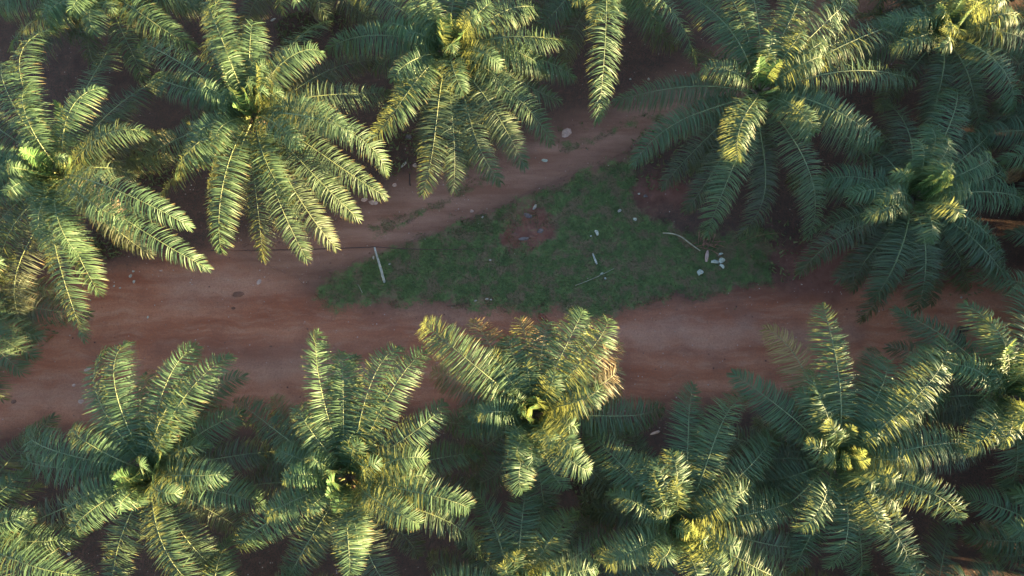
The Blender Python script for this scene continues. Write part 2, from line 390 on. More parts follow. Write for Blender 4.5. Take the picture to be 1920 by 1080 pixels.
# ------------------------------------------------------------------ palm fronds
NOUT = [0]
KIND = {  # tip height above crown base, rise at base deg, fall at tip deg, leaflet length, age
 'n': (1.0, 58, 60, 1.0, .46), 'L': (-2.6, 2, 42, .92, .92), 'l': (-1.4, 24, 42, 1.0, .70), 'm': (-.1, 44, 46, 1.02, .50),
 'u': (1.5, 60, 58, .98, .42), 'y': (2.1, 64, 5, .80, .24), 'b': (-.9, 32, 46, 1.0, 1.42), 'B': (.4, 48, 50, 1.0, 1.38)}
def frond(parent, base, tip, kind, twist=None, sway=None, leaf=1.0):
    dz, e1, e2, ll, age = KIND[kind]
    rg = RG
    v = tip-base; dh = math.hypot(v[0], v[1]); out = np.array([v[0], v[1], 0])/max(dh, .05)
    up = np.array([0, 0, 1.0]); sd = np.cross(out, up)
    e1 = R(e1+rg.normal()*5); e2 = R(e2+rg.normal()*8)
    chord = np.linalg.norm(v); Lc = max(chord, 1.2)
    sway = rg.normal()*.10 if sway is None else sway
    p0 = base+out*.22+sd*rg.normal()*.05
    p1 = p0+(out*math.cos(e1)+up*math.sin(e1))*Lc*(.40 if kind != 'y' else .35)
    p3 = tip
    p2 = p3-(out*math.cos(e2)-up*math.sin(e2))*Lc*.38+sd*sway*Lc
    if kind == 'y': p2 = p3-(out*.35+up*.94)*Lc*.3+sd*sway*Lc*.5
    def bez(t):
        t = np.asarray(t)[:, None]; q = 1-t
        return q**3*p0+3*q*q*t*p1+3*q*t*t*p2+t**3*p3, nz(3*q*q*(p1-p0)+6*q*t*(p2-p1)+3*t*t*(p3-p2))
    tt = np.linspace(0, 1, 30); PP, _ = bez(tt); arc = np.r_[0, np.cumsum(np.linalg.norm(np.diff(PP, axis=0), axis=1))]; L = arc[-1]
    n = int(max(40, min(165, L*23)))
    s0 = .15 if kind != 'y' else .12
    tw = rg.normal()*R(20) if twist is None else R(twist)
    jag = rg.random()*.35
    VV = []; TI = []; 
    for sg in (-1, 1):
        u = np.linspace(s0, .995, n)+rg.normal(size=n)*.0035
        t = np.interp(np.clip(u, 0, 1)*L, arc, tt); P, T = bez(t)
        S = np.broadcast_to(sd, T.shape); Nn = nz(np.cross(S, T)); S = nz(np.cross(T, Nn))
        if Nn[0, 2] < 0: Nn = -Nn
        tau = (tw*u+R(3)*rg.normal())[:, None]
        S2 = S*np.cos(tau)+Nn*np.sin(tau); N2 = Nn*np.cos(tau)-S*np.sin(tau)
        th = np.interp(u, [s0, .35, .8, .94, 1], [R(98), R(90), R(78), R(60), R(24)])+rg.normal(size=n)*R(4.5)
        if kind == 'y': th = th*.80
        el = np.array([R(26), R(8), R(-9)])[rg.integers(0, 3, n)]+rg.normal(size=n)*R(8)
        if kind == 'y': el = el*.6+R(12)
        ln = 1.12*ll*leaf*np.interp(u, [s0, s0+.10, .42, .72, .9, 1], [.36, .80, 1.0, .90, .62, .30])*(1+rg.normal(size=n)*.06)
        brk = rg.random(n) < .03; ln = np.where(brk, ln*.45, ln)
        ln = ln*min(1.0, .55+L/12)
        D = T*np.cos(th)[:, None]+(sg*S2*np.cos(el)[:, None]+N2*np.sin(el)[:, None])*np.sin(th)[:, None]
        droop = (.26+.20*rg.random(n)+jag*rg.random(n)*1.1)*(1+.3*(u > .6)); 
        if kind == 'y': droop = droop*.3
        Wd = nz(T-D*np.sum(T*D, axis=1, keepdims=True))
        # cross blade width direction tips over a little so that each leaflet catches the light differently
        roll = rg.normal(size=n)*R(18); NB = np.cross(D, Wd); Wd = Wd*np.cos(roll)[:, None]+NB*np.sin(roll)[:, None]
        fr = np.array([0, .32, .68, 1.0]); wp = np.array([.55, 1.0, .80, .07])
        w = (.0225+.004*rg.normal(size=n))*(1.0 if kind != 'y' else 1.05)
        rt = rg.random(n)
        for f, wq in zip(fr, wp):
            c = P+D*(ln*f*(1-.12*droop*f))[:, None]; c[:, 2] -= droop*ln*f*f
            c = c+T*(ln*.05*f*f)[:, None]
            VV.append(np.stack([c-Wd*(w*wq)[:, None], c+Wd*(w*wq)[:, None]], 1))
            TI.append(np.stack([rt, np.interp(u, [.2, .55, 1], [-.75, -.12, .20])+age if kind in 'bB' else np.full(n, age), np.full(n, f)], 1))
    # order: side, f -> (n,2,3)
    V = np.concatenate([v.reshape(-1, 3) for v in VV]); 
    tint = np.concatenate([np.repeat(t, 2, axis=0) for t in TI]); tint = np.concatenate([tint, np.ones((len(tint), 1))], 1)
    Q = []
    for s_ in range(2):
        for k in range(3):
            a = (s_*4+k)*n*2+np.arange(n)*2; bq = a+n*2
            Q.append(np.stack([a, a+1, bq+1, bq], 1))
    Q = np.concatenate(Q)
    o = np.array(parent.location)
    agev = age+rg.normal()*.06; tint[:, 1] += agev-age
    fo = link('frond', mesh_np('frond', V-o, Q, {'tint': tint}), LEAF, parent)
    tb = np.linspace(0, .985, 15); PB, TB = bez(np.interp(tb*L, arc, tt))
    rad = np.interp(tb, [0, .12, .5, 1], [.075, .042, .022, .007])
    link('midrib', tube_mesh('midrib', PB-o-TB*0, rad, 5), RIB, fo)
    return fo

def trunk_mesh(h, r0=.36, r1=.30, seed=0):
    parts = [tube([(0, 0, -.25), (0, 0, .15), (.02, 0, h*.5), (0, .02, h-.25), (0, 0, h+.10)], [r0*1.3, r0*1.1, r1, r1*1.1, r1*.7], 14)]
    rr = random.Random(seed); k = 0; z = .3
    while z < h-.1:
        for j in range(3):
            a = k*2.39996; k += 1; zz = z+rr.random()*.12
            d = np.array([math.cos(a), math.sin(a), 0]); ln = .16+.12*rr.random()
            p = d*(r1*.85)+np.array([0, 0, zz])
            parts.append(tube([p, p+d*ln*.6+np.array([0, 0, ln*.5]), p+d*ln+np.array([0, 0, ln*1.1])], [.10, .075, .055], 5))
        z += .33
    V, Fc = merge(parts); return pymesh('trunk', V, Fc)
TRUNKS = {}
def stub_mesh(seed):
    rr = random.Random(seed); parts = []
    for k in range(22):
        a = k*2.39996; d = np.array([math.cos(a), math.sin(a), 0]); ln = .30+.25*rr.random(); e = .1+.9*(k/22)
        p = d*.22+np.array([0, 0, -.30+k*.028])
        parts.append(tube([p, p+d*ln*.6*math.cos(e)+np.array([0, 0, ln*.6*math.sin(e)]), p+d*ln*math.cos(e)+np.array([0, 0, ln*math.sin(e)])], [.10, .08, .055], 5))
    V, Fc = merge(parts); return pymesh('crown_stubs', V, Fc)
def bunch_mesh(seed):
    rr = random.Random(seed); parts = []
    V, Fc = [], []
    for k in range(70):
        y = 1-2*(k+.5)/70; a = k*2.39996; r = math.sqrt(1-y*y)
        d = np.array([math.cos(a)*r, math.sin(a)*r, y]); p = d*np.array([.17, .17, .22])
        parts.append(tube([p*.7, p, p*1.22], [.030, .036, .006], 5))
    V, Fc = merge(parts); return pymesh('fruit_bunch', V, Fc)
def palm(bx, by, zc, fr, label, extra=5, seed=0, leaf=1.0, fruit=1, spears=3, uppers=7):
    base = at(bx, by, zc)
    root = empty('oil_palm', (base[0], base[1], gz(base[0], base[1])))
    tag(root, label, 'palm tree', 'oil palms of the plantation')
    rl = np.array(root.location)
    key = round(zc, 1)
    link('trunk', trunk_mesh(zc-rl[2]-.2, seed=seed), TRUNK, root)
    o = link('crown_stubs', stub_mesh(seed), STUB, root); o.location = (base-rl-np.array([0, 0, .1])).tolist()
    for j in range(fruit):
        a = seed*1.7+j*2.2; o = link('fruit_bunch', bunch_mesh(seed+j), FRUIT, root)
        o.location = (base-rl+np.array([.40*math.cos(a), .40*math.sin(a), .05])).tolist(); o.rotation_euler = (.8*math.sin(a), .8*math.cos(a), a)
    az = []
    for f in fr:
        x, y, k = f[:3]; kw = f[3] if len(f) > 3 else {}
        z = zc+KIND[k][0]+RG.normal()*.15; t = at(x, y, z)
        v = t-base; d = math.hypot(v[0], v[1])
        if k in 'uml' and d < 2.2: pass
        az.append(math.atan2(v[1], v[0]))
        frond(root, base+np.array([0, 0, {'L': -.18, 'l': -.08, 'm': .02, 'n': .06, 'u': .12, 'y': .22, 'b': -.1, 'B': .04}[k]]), t, k, leaf=leaf, **kw)
    rr = random.Random(seed*31+5)
    for j in range(extra+3):      # the lowest, oldest fronds fill the widest gaps beneath the others
        best = max((min(abs((a-c+math.pi) % (2*math.pi)-math.pi) for c in az), a) for a in [rr.random()*6.283 for _ in range(10)])[1]
        az.append(best); d = 4.4+rr.random()*1.3
        frond(root, base+np.array([0, 0, -.2]), base+np.array([math.cos(best)*d, math.sin(best)*d, -2.5-rr.random()*.5]), 'L', leaf=leaf)
    for j in range(4):          # shorter middle-aged fronds between the long ones
        best = max((min(abs((a-c+math.pi) % (2*math.pi)-math.pi) for c in az), a) for a in [rr.random()*6.283 for _ in range(8)])[1]
        az.append(best); d = 3.2+rr.random()*.9
        frond(root, base+np.array([0, 0, .08]), base+np.array([math.cos(best)*d, math.sin(best)*d, .9+.5*rr.random()]), 'n', leaf=leaf*.95)
    for j in range(uppers):
        a = rr.random()*6.283; d = .8+2.0*rr.random()
        frond(root, base+np.array([0, 0, .15]), base+np.array([math.cos(a)*d, math.sin(a)*d, 1.5+.9*rr.random()]), 'u', leaf=leaf*.92)
    for j in range(spears):     # unopened and newly opened fronds at the heart of the crown
        a = rr.random()*6.283; d = .08+.2*rr.random()+.30*j
        frond(root, base+np.array([0, 0, .2]), base+np.array([math.cos(a)*d, math.sin(a)*d, 3.0-.4*j]), 'y', leaf=.8)
    return root
D = lambda **k: k
#PALMS
# A
palm(120, 328, 6.3, [(12,115,'n'),(120,48,'m'),(212,68,'l'),(190,165,'u'),(287,257,'n'),(355,425,'n'),(258,420,'u'),(390,503,'m'),(185,550,'m'),(158,638,'m'),(150,480,'n'),
  (0,530,'l'),(-25,450,'l'),(-60,390,'m'),(-70,310,'m'),(-60,180,'l'),(45,250,'u'),(28,340,'u'),(65,388,'u'),(105,190,'y'),(318,135,'l'),(60,640,'L'),(60,160,'u'),(130,300,'y'),(250,330,'l'),(90,470,'m')],
  'oil palm at the left edge above the road, crown lit brightest yellow', 4, 1, leaf=.86)
# B
palm(476, 216, 5.9, [(388,15,'u'),(435,-32,'n'),(475,40,'u'),(500,120,'u'),(262,78,'m'),(290,140,'m'),(232,312,'l'),(330,325,'n'),(300,365,'L'),(415,472,'m'),(492,487,'l'),(575,487,'l'),
  (630,465,'l'),(672,410,'l'),(722,368,'l'),(726,325,'n'),(655,255,'n'),(562,275,'u'),(604,98,'n'),(617,40,'l'),(732,172,'l'),(716,112,'L'),(415,190,'u'),(420,120,'y'),(480,120,'y'),(345,230,'l'),(548,380,'m'),(400,60,'m'),(525,170,'u')],
  'oil palm whose lower fronds hang over the road, second from left above it', 3, 2, leaf=.92)
# C
palm(843, 100, 5.6, [(758,66,'u'),(922,56,'u'),(868,172,'u'),(748,195,'m'),(762,8,'u'),(615,92,'m'),(655,-15,'m'),(694,264,'m'),(792,364,'l'),(850,358,'l'),(938,342,'l'),(984,312,'l'),
  (1034,268,'l'),(1050,188,'l'),(1078,146,'l'),(1072,78,'m'),(1010,16,'m'),(1026,138,'m'),(860,-60,'m'),(780,-90,'l'),(940,-80,'m'),(845,30,'y'),(870,60,'y'),(1000,-50,'l'),(700,130,'l'),(960,190,'m')],
  'oil palm with dark parted fronds at the top centre, bright young leaves', 3, 3)
# D
palm(1135, -55, 5.6, [(1120,228,'m'),(1305,120,'m'),(1000,66,'l'),(1140,24,'u'),(1242,50,'m'),(1060,30,'l'),(1060,-150,'m'),(1200,-170,'m'),(1300,-60,'l'),(960,-60,'l'),(1130,-90,'u'),(1180,30,'m'),(1330,20,'l')],
  'oil palm cut by the top edge, one long frond hanging straight down', 4, 4)
# E
palm(1422, 174, 5.6, [(1153,190,'l',D(sway=.0)),(1188,308,'l'),(1242,350,'L'),(1285,395,'L'),(1325,442,'l'),(1385,442,'L'),(1385,302,'u'),(1432,372,'L'),(1516,445,'l'),(1665,325,'l'),(1652,272,'m'),
  (1720,152,'m'),(1626,78,'m'),(1712,38,'l'),(1600,-5,'m'),(1518,-15,'m'),(1415,-60,'m'),(1270,-20,'m'),(1330,-40,'m'),(1470,-60,'m'),(1290,92,'L'),(1440,60,'u'),(1540,108,'u'),(1452,170,'y'),(1500,60,'u'),(1600,230,'m'),(1350,30,'l'),(1425,110,'y')],
  'large spreading oil palm above the grass wedge, red heart of its crown showing', 2, 5, fruit=3, spears=1, uppers=1)
# F
palm(1710, 372, 5.3, [(1528,345,'m'),(1528,432,'l'),(1500,514,'L'),(1640,560,'l'),(1720,582,'l'),(1615,602,'L'),(1905,548,'l'),(1815,545,'L'),(1874,462,'m'),(1935,385,'m'),(1882,312,'m'),
  (1788,165,'m'),(1655,185,'l'),(1640,240,'L'),(1718,262,'u'),(1772,256,'u'),(1745,452,'u'),(1800,340,'u'),(1745,330,'y'),(1700,310,'y'),(1590,270,'l'),(1860,240,'l'),(1880,510,'l'),(1755,420,'m')],
  'oil palm on the right over the road end, dark star of fronds', 3, 6)
# G
palm(1764, 66, 5.6, [(1750,45,'u'),(1792,60,'u'),(1900,205,'m'),(1842,240,'l'),(1742,250,'l'),(1650,205,'L'),(1935,110,'m'),(1930,20,'m'),(1860,-40,'m'),(1720,-60,'m'),(1640,40,'l'),(1925,170,'l'),(1800,-60,'u'),(1660,-20,'l'),(1765,10,'y'),(1600,120,'l'),(1870,60,'u')],
  'oil palm in the top right corner, small pale tuft at its heart', 3, 7)
# H
palm(2030, 258, 5.6, [(1815,265,'l'),(1880,300,'m'),(1960,100,'m'),(1870,190,'l'),(1900,380,'l'),(2200,200,'m'),(2180,350,'m'),(2050,450,'m'),(1955,430,'l'),(2080,50,'m'),(2010,230,'u'),(2060,290,'u')],
  'oil palm outside the right edge reaching in with two fronds below the corner', 3, 8)
# I
palm(205, -8, 5.6, [(150,30,'u'),(175,62,'u'),(-5,20,'m'),(18,92,'l'),(60,130,'L'),(362,88,'m'),(268,150,'l'),(385,12,'l'),(330,-90,'m'),(220,-130,'m'),(90,-100,'m'),(70,30,'m'),(180,130,'L'),(210,20,'u'),(130,70,'l'),(320,50,'l')],
  'oil palm cut by the top edge near the left corner, curled pale young frond', 3, 9)
# J
palm(552, -78, 5.6, [(555,8,'u'),(612,32,'l'),(530,22,'m'),(480,-30,'l'),(670,-40,'l'),(440,-120,'l'),(640,-190,'m'),(500,-220,'m'),(580,-120,'u'),(690,-110,'l')],
  'oil palm nearly outside the top edge, only two dark frond ends showing', 3, 10)
# top-right beyond
palm(1590, -130, 5.6, [(1650,20,'l'),(1560,30,'l'),(1500,-40,'m'),(1700,-60,'m'),(1640,-260,'m'),(1520,-260,'m'),(1420,-120,'l'),(1760,-160,'l'),(1600,-170,'u')],
  'oil palm outside the top edge between the right corner and the large palm', 3, 11)
palm(1960, -70, 5.6, [(1850,20,'l'),(1930,60,'l'),(1880,-20,'m'),(1820,-100,'m'),(2000,-250,'m'),(2120,-50,'m'),(2050,90,'m'),(1960,-110,'u')],
  'oil palm outside the top right corner, behind the corner palm', 3, 12)
# K
palm(285, 888, 6.0, [(50,806,'m'),(38,862,'m'),(-5,995,'L'),(208,1105,'l'),(375,1105,'m'),(430,1085,'l'),(495,948,'m'),(470,1012,'L'),(545,845,'l'),(455,775,'m'),(433,668,'n'),(368,648,'n'),(238,642,'n'),(203,655,'n'),
  (176,735,'l'),(335,738,'u'),(458,706,'l'),(428,888,'u'),(262,946,'u'),(290,800,'u'),(275,700,'m'),(300,860,'y'),(240,900,'y')],
  'oil palm at the lower left with open star crown, sunlit fronds pointing at the road', -1, 13, leaf=.95, uppers=5)
# L
palm(655, 895, 6.0, [(597,622,'n'),(640,660,'n'),(668,668,'m'),(752,652,'n'),(802,658,'n'),(832,755,'n'),(725,742,'u'),(662,788,'u'),(560,760,'u'),(440,752,'l'),(430,935,'L'),(448,1028,'m'),(535,1095,'l'),
  (655,1080,'n'),(742,1105,'l'),(905,1052,'l'),(882,955,'n'),(786,982,'u'),(900,850,'l'),(905,912,'L'),(798,860,'u'),(512,745,'b'),(630,960,'y'),(600,945,'u'),(690,870,'y'),(650,830,'y'),(590,1060,'L'),(470,860,'l')],
  'oil palm second from left in the lower row, yellow edged fronds all round', 0, 14, leaf=.95)
# M
palm(998, 778, 5.8, [(795,604,'n'),(890,600,'B'),(975,600,'B'),(1028,604,'n'),(1093,582,'n'),(1140,598,'n'),(1162,642,'B'),(1164,732,'b'),(1243,764,'l'),(1106,882,'u'),(1060,915,'m'),(1000,872,'u'),(1160,950,'L'),
  (960,822,'u'),(812,695,'B'),(830,790,'l'),(882,905,'L'),(870,810,'m'),(1005,745,'y'),(1045,712,'u'),(960,885,'m'),(940,690,'u'),(1080,800,'u'),(1160,690,'B'),(920,660,'u')],
  'oil palm at the lower centre with rusty orange fronds over the road edge', 1, 15, leaf=1.08)
# N
palm(968, 1105, 5.0, [(1077,960,'m'),(895,925,'m'),(988,905,'m'),(1100,1090,'l'),(820,1105,'l'),(1150,985,'l'),(900,1250,'m'),(1040,1260,'m'),(970,1060,'u'),(860,1010,'l'),(1030,930,'l'),(930,1000,'l')],
  'dark oil palm at the bottom centre, crown cut by the bottom edge', 3, 16)
# O
palm(1268, 985, 5.3, [(1300,722,'m'),(1405,742,'m'),(1460,803,'m'),(1100,800,'m'),(1185,800,'l'),(1255,845,'u'),(1228,862,'u'),(1368,898,'u'),(1116,1030,'m'),(1150,1095,'l'),(1385,1025,'u'),(1490,935,'m'),(1525,1012,'l'),
  (1500,885,'l'),(1485,1095,'m'),(1308,1088,'u'),(1240,1120,'l'),(1380,1130,'l'),(1290,1000,'y'),(1270,930,'y'),(1090,930,'L'),(1340,800,'l')],
  'oil palm in the lower row right of centre, fronds spread like fingers', 2, 17)
# P
palm(1562, 862, 5.6, [(1435,616,'b',D(twist=40)),(1375,700,'m'),(1542,570,'n'),(1523,697,'u'),(1660,672,'n'),(1742,650,'n'),(1768,634,'n'),(1645,655,'l'),(1782,738,'m'),(1850,790,'l'),(1828,845,'n'),(1715,740,'u'),
  (1750,912,'m'),(1796,978,'n'),(1696,1090,'m'),(1556,1062,'m'),(1615,1100,'l'),(1400,895,'l'),(1415,790,'L'),(1388,1008,'l'),(1700,855,'u'),(1580,640,'m'),(1600,800,'y'),(1620,850,'y'),(1650,940,'u'),(1490,1070,'l')],
  'tall oil palm at the lower right with upright cream edged fronds', 2, 18)
# Q
palm(1880, 745, 6.3, [(1810,570,'m'),(1925,535,'m'),(1680,580,'l'),(1668,650,'L'),(1930,655,'y'),(1900,640,'y'),(1850,600,'n'),(1832,835,'l'),(1890,925,'l'),(1928,870,'m'),(1990,620,'m'),(2080,720,'m'),(2020,850,'m'),(1780,790,'l'),(1960,700,'y'),(1860,690,'u'),(1900,780,'u'),(1960,800,'u'),(1870,650,'m')],
  'bright green oil palm at the right edge beside the road', 3, 19)
# R, S
palm(1990, 1010, 5.2, [(1803,930,'m'),(1850,1040,'l'),(1880,900,'m'),(1940,830,'m'),(2100,900,'m'),(2120,1080,'m'),(1880,1110,'l'),(1980,1180,'m'),(1950,980,'u'),(1810,1000,'l')],
  'oil palm in the bottom right corner, dark leaning fronds', 3, 20)
palm(1722, 1165, 5.2, [(1786,985,'l'),(1806,1072,'u'),(1880,1065,'m'),(1600,1090,'l'),(1560,1200,'m'),(1680,1010,'l'),(1850,1250,'m'),(1700,1120,'u'),(1900,1180,'m')],
  'oil palm below the bottom edge at right, frond tips poking up', 3, 21)
# T
palm(-60, 985, 5.2, [(45,885,'m'),(72,912,'l'),(150,1000,'m'),(166,1080,'m'),(-20,800,'m'),(-180,880,'m'),(-200,1040,'m'),(-60,1200,'m'),(60,1150,'m'),(-30,960,'u'),(100,1050,'l'),(-90,930,'u')],
  'oil palm in the bottom left corner, mostly outside the left edge', 3, 22)
# U
palm(-95, 555, 5.6, [(75,632,'l'),(64,668,'l'),(40,698,'l'),(5,748,'L'),(-40,440,'m'),(-200,400,'m'),(-290,540,'m'),(-240,680,'m'),(-110,760,'m'),(-70,500,'u'),(50,590,'l'),(-120,580,'u')],
  'oil palm outside the left edge, frond ends drooping onto the road start', 3, 23)
palm(440, 1240, 5.0, [(430,1010,'m'),(300,1100,'l'),(560,1070,'m'),(620,1180,'m'),(240,1230,'m'),(480,1130,'u'),(520,1400,'m'),(340,1390,'m')],
  'oil palm below the bottom edge at left, tips just entering the picture', 3, 24)
#END PALMS

def copy_tree(o, parent=None):
    c = o.copy(); C.objects.link(c)
    if parent: c.parent = parent
    for ch in o.children: copy_tree(ch, c)
    return c
protos = [o for o in C.objects if o.name.startswith('oil_palm')]
occ = [tuple(o.location[:2]) for o in protos]
def far_palm(x, y, s=1.0):
    if any(math.hypot(x-a, y-b) < 4.2 for a, b in occ): return
    occ.append((x, y)); c = copy_tree(protos[(len(occ)*7) % 9]); c.location = (x, y, gz(x, y)); c.rotation_euler = (0, 0, random.random()*6.28)
    c.scale = (s, s, s)
    c['label'] = 'oil palm of the plantation beyond the picture, out of sight'; c['group'] = 'oil palms beyond the picture'
SUN_BLOCKERS = [(43, 7.2), (49, 6.4), (43, 10.3), (52, 9), (35, 8.6), (44, 16), (44, 21), (50, 14), (43, -2.5), (48, -5), (34.5, 15), (34, 11), (33.5, 5.5), (33.5, -2.5), (33, -6.5), (35.5, 21), (38, 17.5), (39, 24), (36, -5), (36, -9.5), (42, -8), (33.5, -13), (38, 0), (38, 5.5), (38.5, 10.5), (47, 3), (46.5, 7.5), (40, 13.5), (46, 12), (38, -4.5), (54, 5), (39, 20), (36.5, 8)]
FAR = [(34.5, 2), (34.5, 8.5), (36, 15.5), (43, 8.5), (42, 17.5), (42, -1), (42, -6), (41, 3.5), (42, 13), (43, 22.5), (50, -1), (50, 8.5), (51, 18), (59, 3.5), (59, 13), (59, 23), (35, 33), (26, 37), (50, 28), (-42, 8), (-43, 20), (-42, -4), (-34, 33), (-14, 38), (6, 38), (-40, 29), (30, -13), (20, -13), (0, -14), (-20, -14), (67, 8), (67, 18), (67, -2), (50, -10), (59, -6), (39, -15)]
for x, y in FAR: far_palm(x, y, (1.6 if -7 < y < 15 else 1.2) if x > 56 else 1.08 if x > 38 else 1.05 if x > 34 else 1.0)  # palms in line with the road enlarged to keep low sun off it

for i, (x, y) in enumerate(SUN_BLOCKERS):  # small unseen palms added to stop sun slipping in under the crowns
    c = copy_tree(protos[[3, 7, 8, 20][i % 4]]); c.location = (x, y, gz(x, y)); c.rotation_euler = (0, 0, i*1.3); c.scale = (.62, .62, .55)
    c['label'] = 'small oil palm added out of sight to block the low sun'; c['group'] = 'small oil palms added to block the sun'

# ------------------------------------------------------------------ things on the ground
def stone(px, py, l, w, h, rot, m, label, cat='stone', name='stone', group=None, seed=None):
    p = on(px, py); k = at(px, py); sc = math.hypot(*(at(px+1, py)-k)[:2])      # metres per photo pixel on the ground
    o = link(name, lump(name, (l*sc/2*.98, w*sc/2*.95, h*sc/2*1.1), seed if seed is not None else int(px*7+py), .3), m)
    o.location = (p[0], p[1], p[2]+h*sc*.06); o.rotation_euler = (0, 0, R(rot))
    return tag(o, label, cat, group or 'stones lying about')
ST = [
 (1003, 389, 13, 7, 6, 65, STONE, 'pale oblong stone on the upper rim of the bare red patch in the grass'),
 (1161, 396, 8, 7, 5, 0, STONE, 'round greyish white stone in the grass, left of the brightest white stone'),
 (1190, 412, 9, 7, 6, -30, WHITE, 'brightest white round stone in the grass under the large palm'),
 (1108, 443, 5, 4, 3, 0, WHITE, 'tiny white stone touching the crescent shaped scrap on the grass'),
 (1128, 513, 7, 4, 3, 25, WHITE, 'small flat white chip just above the white pebble at the twig end'),
 (1135, 522, 5, 5, 4, 0, WHITE, 'round white pebble at the right end of the thin twig'),
 (905, 407, 5, 5, 4, 0, STONE, 'small pale stone on the upper grass edge beside the track'),
 (919, 488, 6, 4, 3, 0, STONE, 'small pale stone in the grass below the bare red patch'),
 (913, 561, 8, 5, 4, 10, STONE, 'larger white stone of the three on the lower grass edge'),
 (921, 562, 5, 4, 3, 0, STONE, 'right hand small stone of the three on the lower grass edge'),
 (892, 564, 5, 4, 3, 0, STONE, 'left hand small stone of the three on the lower grass edge'),
 (700, 483, 5, 8, 4, 0, STONE, 'pale stone on the track just left of the leaning post'),
 (730, 495, 4, 5, 3, 0, STONE, 'tiny pale stone in the grass just right of the leaning post'),
 (1062, 248, 24, 21, 8, 20, PSTONE, 'big flat six sided pinkish rock beside the track below the top palms'),
 (1021, 300, 15, 8, 7, -5, WHITE, 'white wedge shaped stone on the track below the big flat rock'),
 (766, 258, 16, 12, 9, 30, GSTONE, 'grey stone in shade between the second and third palms'),
 (757, 310, 15, 6, 6, 42, STONE, 'long pale splinter of stone beside the track under the palms'),
 (778, 311, 10, 8, 6, 0, PSTONE, 'blunt pinkish stone right of the long pale splinter'),
 (782, 280, 8, 6, 5, 0, PSTONE, 'small pink stone above the blunt pinkish stone'),
 (740, 347, 11, 8, 6, 10, PSTONE, 'pink stone halfway between frond tips and the short dark stake'),
 (683, 375, 13, 10, 8, 20, PSTONE, 'left rock of the two pink rocks at the track edge'),
 (699, 380, 18, 12, 9, -15, PSTONE, 'right and larger rock of the two pink rocks at the track edge'),
 (884, 395, 8, 8, 5, 0, PSTONE, 'pale pink stone on the track, left of the upper grass edge'),
 (249, 508, 6, 5, 4, 0, STONE, 'topmost pale stone of the group at the roadside on the left'),
 (243, 517, 8, 7, 5, 40, STONE, 'middle pale stone of the group at the roadside on the left'),
 (249, 527, 7, 8, 5, 0, STONE, 'bottom pale stone of the group at the roadside on the left'),
 (212, 535, 5, 5, 4, 0, STONE, 'single small stone left of the roadside stone group'),
 (223, 539, 5, 5, 3, 0, STONE, 'second small stone left of the roadside stone group'),
 (301, 507, 6, 4, 3, 0, PSTONE, 'small pink stone under the yellow ribbed frond at the roadside'),
 (484, 527, 13, 10, 4, 60, PSTONE, 'flat pale stone in the road mouth above the dark clod'),
 (276, 594, 5, 7, 4, 0, STONE, 'lone pale stone lying on the road at the left'),
 (1198, 364, 6, 5, 4, 0, STONE, 'pale stone at the upper rim of the right bare patch'),
 (1216, 149, 6, 7, 5, 0, STONE, 'white stone on dark soil above the straight left frond of the large palm'),
 (1182, 148, 5, 4, 3, 0, STONE, 'small stone left of the white stone on dark soil at top'),
 (1230, 811, 22, 7, 6, 15, PSTONE, 'long pinkish stone at the bottom road edge below the straight frond'),
 (150, 752, 14, 9, 3, 5, PSTONE, 'flat pale stone on the lower left part of the road'),
 (136, 722, 8, 7, 3, 0, PSTONE, 'small pale stone above the flat one at the lower left road'),
 (162, 692, 18, 7, 2, 20, PSTONE, 'pale flat sliver on the road beside the lit palm fronds'),
 (1805, 557, 5, 5, 3, 0, STONE, 'small stone on the road between the two right palms'),
 (130, 1038, 8, 7, 5, 0, STONE, 'pale stone on dark soil near the bottom left corner'),
 (195, 1046, 6, 5, 4, 0, STONE, 'smaller stone right of the pale one near the bottom left corner'),
 (512, 38, 14, 5, 4, 30, STONE, 'pale sliver in deep shade at the top, left of centre'),
]
for (px, py, l, w, h, r, m, lab) in ST: stone(px, py, l, w, h, r, m, lab)
stone(990, 407, 22, 12, 9, -35, GSTONE, 'mauve grey rock on the bare red patch below the pale oblong stone')
stone(983, 451, 20, 9, 8, 0, GSTONE, 'lower mauve rock at the foot of the bare red patch')
stone(1013, 436, 14, 12, 8, 30, GSTONE, 'right mauve rock on the bare red patch')
for px, py, l, w, lab in [(445, 551, 25, 15, 'wide dark red clod on the road mouth'), (436, 577, 9, 7, 'small dark clod below the wide one on the road mouth'), (23, 753, 12, 9, 'dark clod on the road by the left edge'),
     (507, 649, 8, 4, 'dark crumb in the middle of the road, lower left'), (965, 443, 14, 10, 'left dark red clod on the bare patch in the grass'), (997, 447, 14, 9, 'right dark red clod on the bare patch in the grass')]:
    stone(px, py, l, w, min(l, w)*.35, 0, CLAY, lab, 'clod', 'soil_clod', 'clods of red soil')
o = stone(1017, 594, 20, 15, 15, -35, FRUIT, 'dark red lump on the verge just above the middle palm tips', 'debris', 'palm_debris', 'dark debris at the roadside')
# dark clump half hidden by the green frond at right
rt = empty('palm_debris', tuple(on(1797, 628))); tag(rt, 'nearly black lump half hidden behind the upright green frond at right', 'debris', 'dark debris at the roadside')
for nm, dx, dy, dzz, s_ in (('upper_lump', .15, .30, .35, (.26, .24, .45)), ('lower_lump', -.05, -.35, .25, (.42, .35, .35))):
    q = link(nm, lump(nm, s_, 5+int(s_[0]*50), .4), DARK, rt); q.location = (dx, dy, dzz)
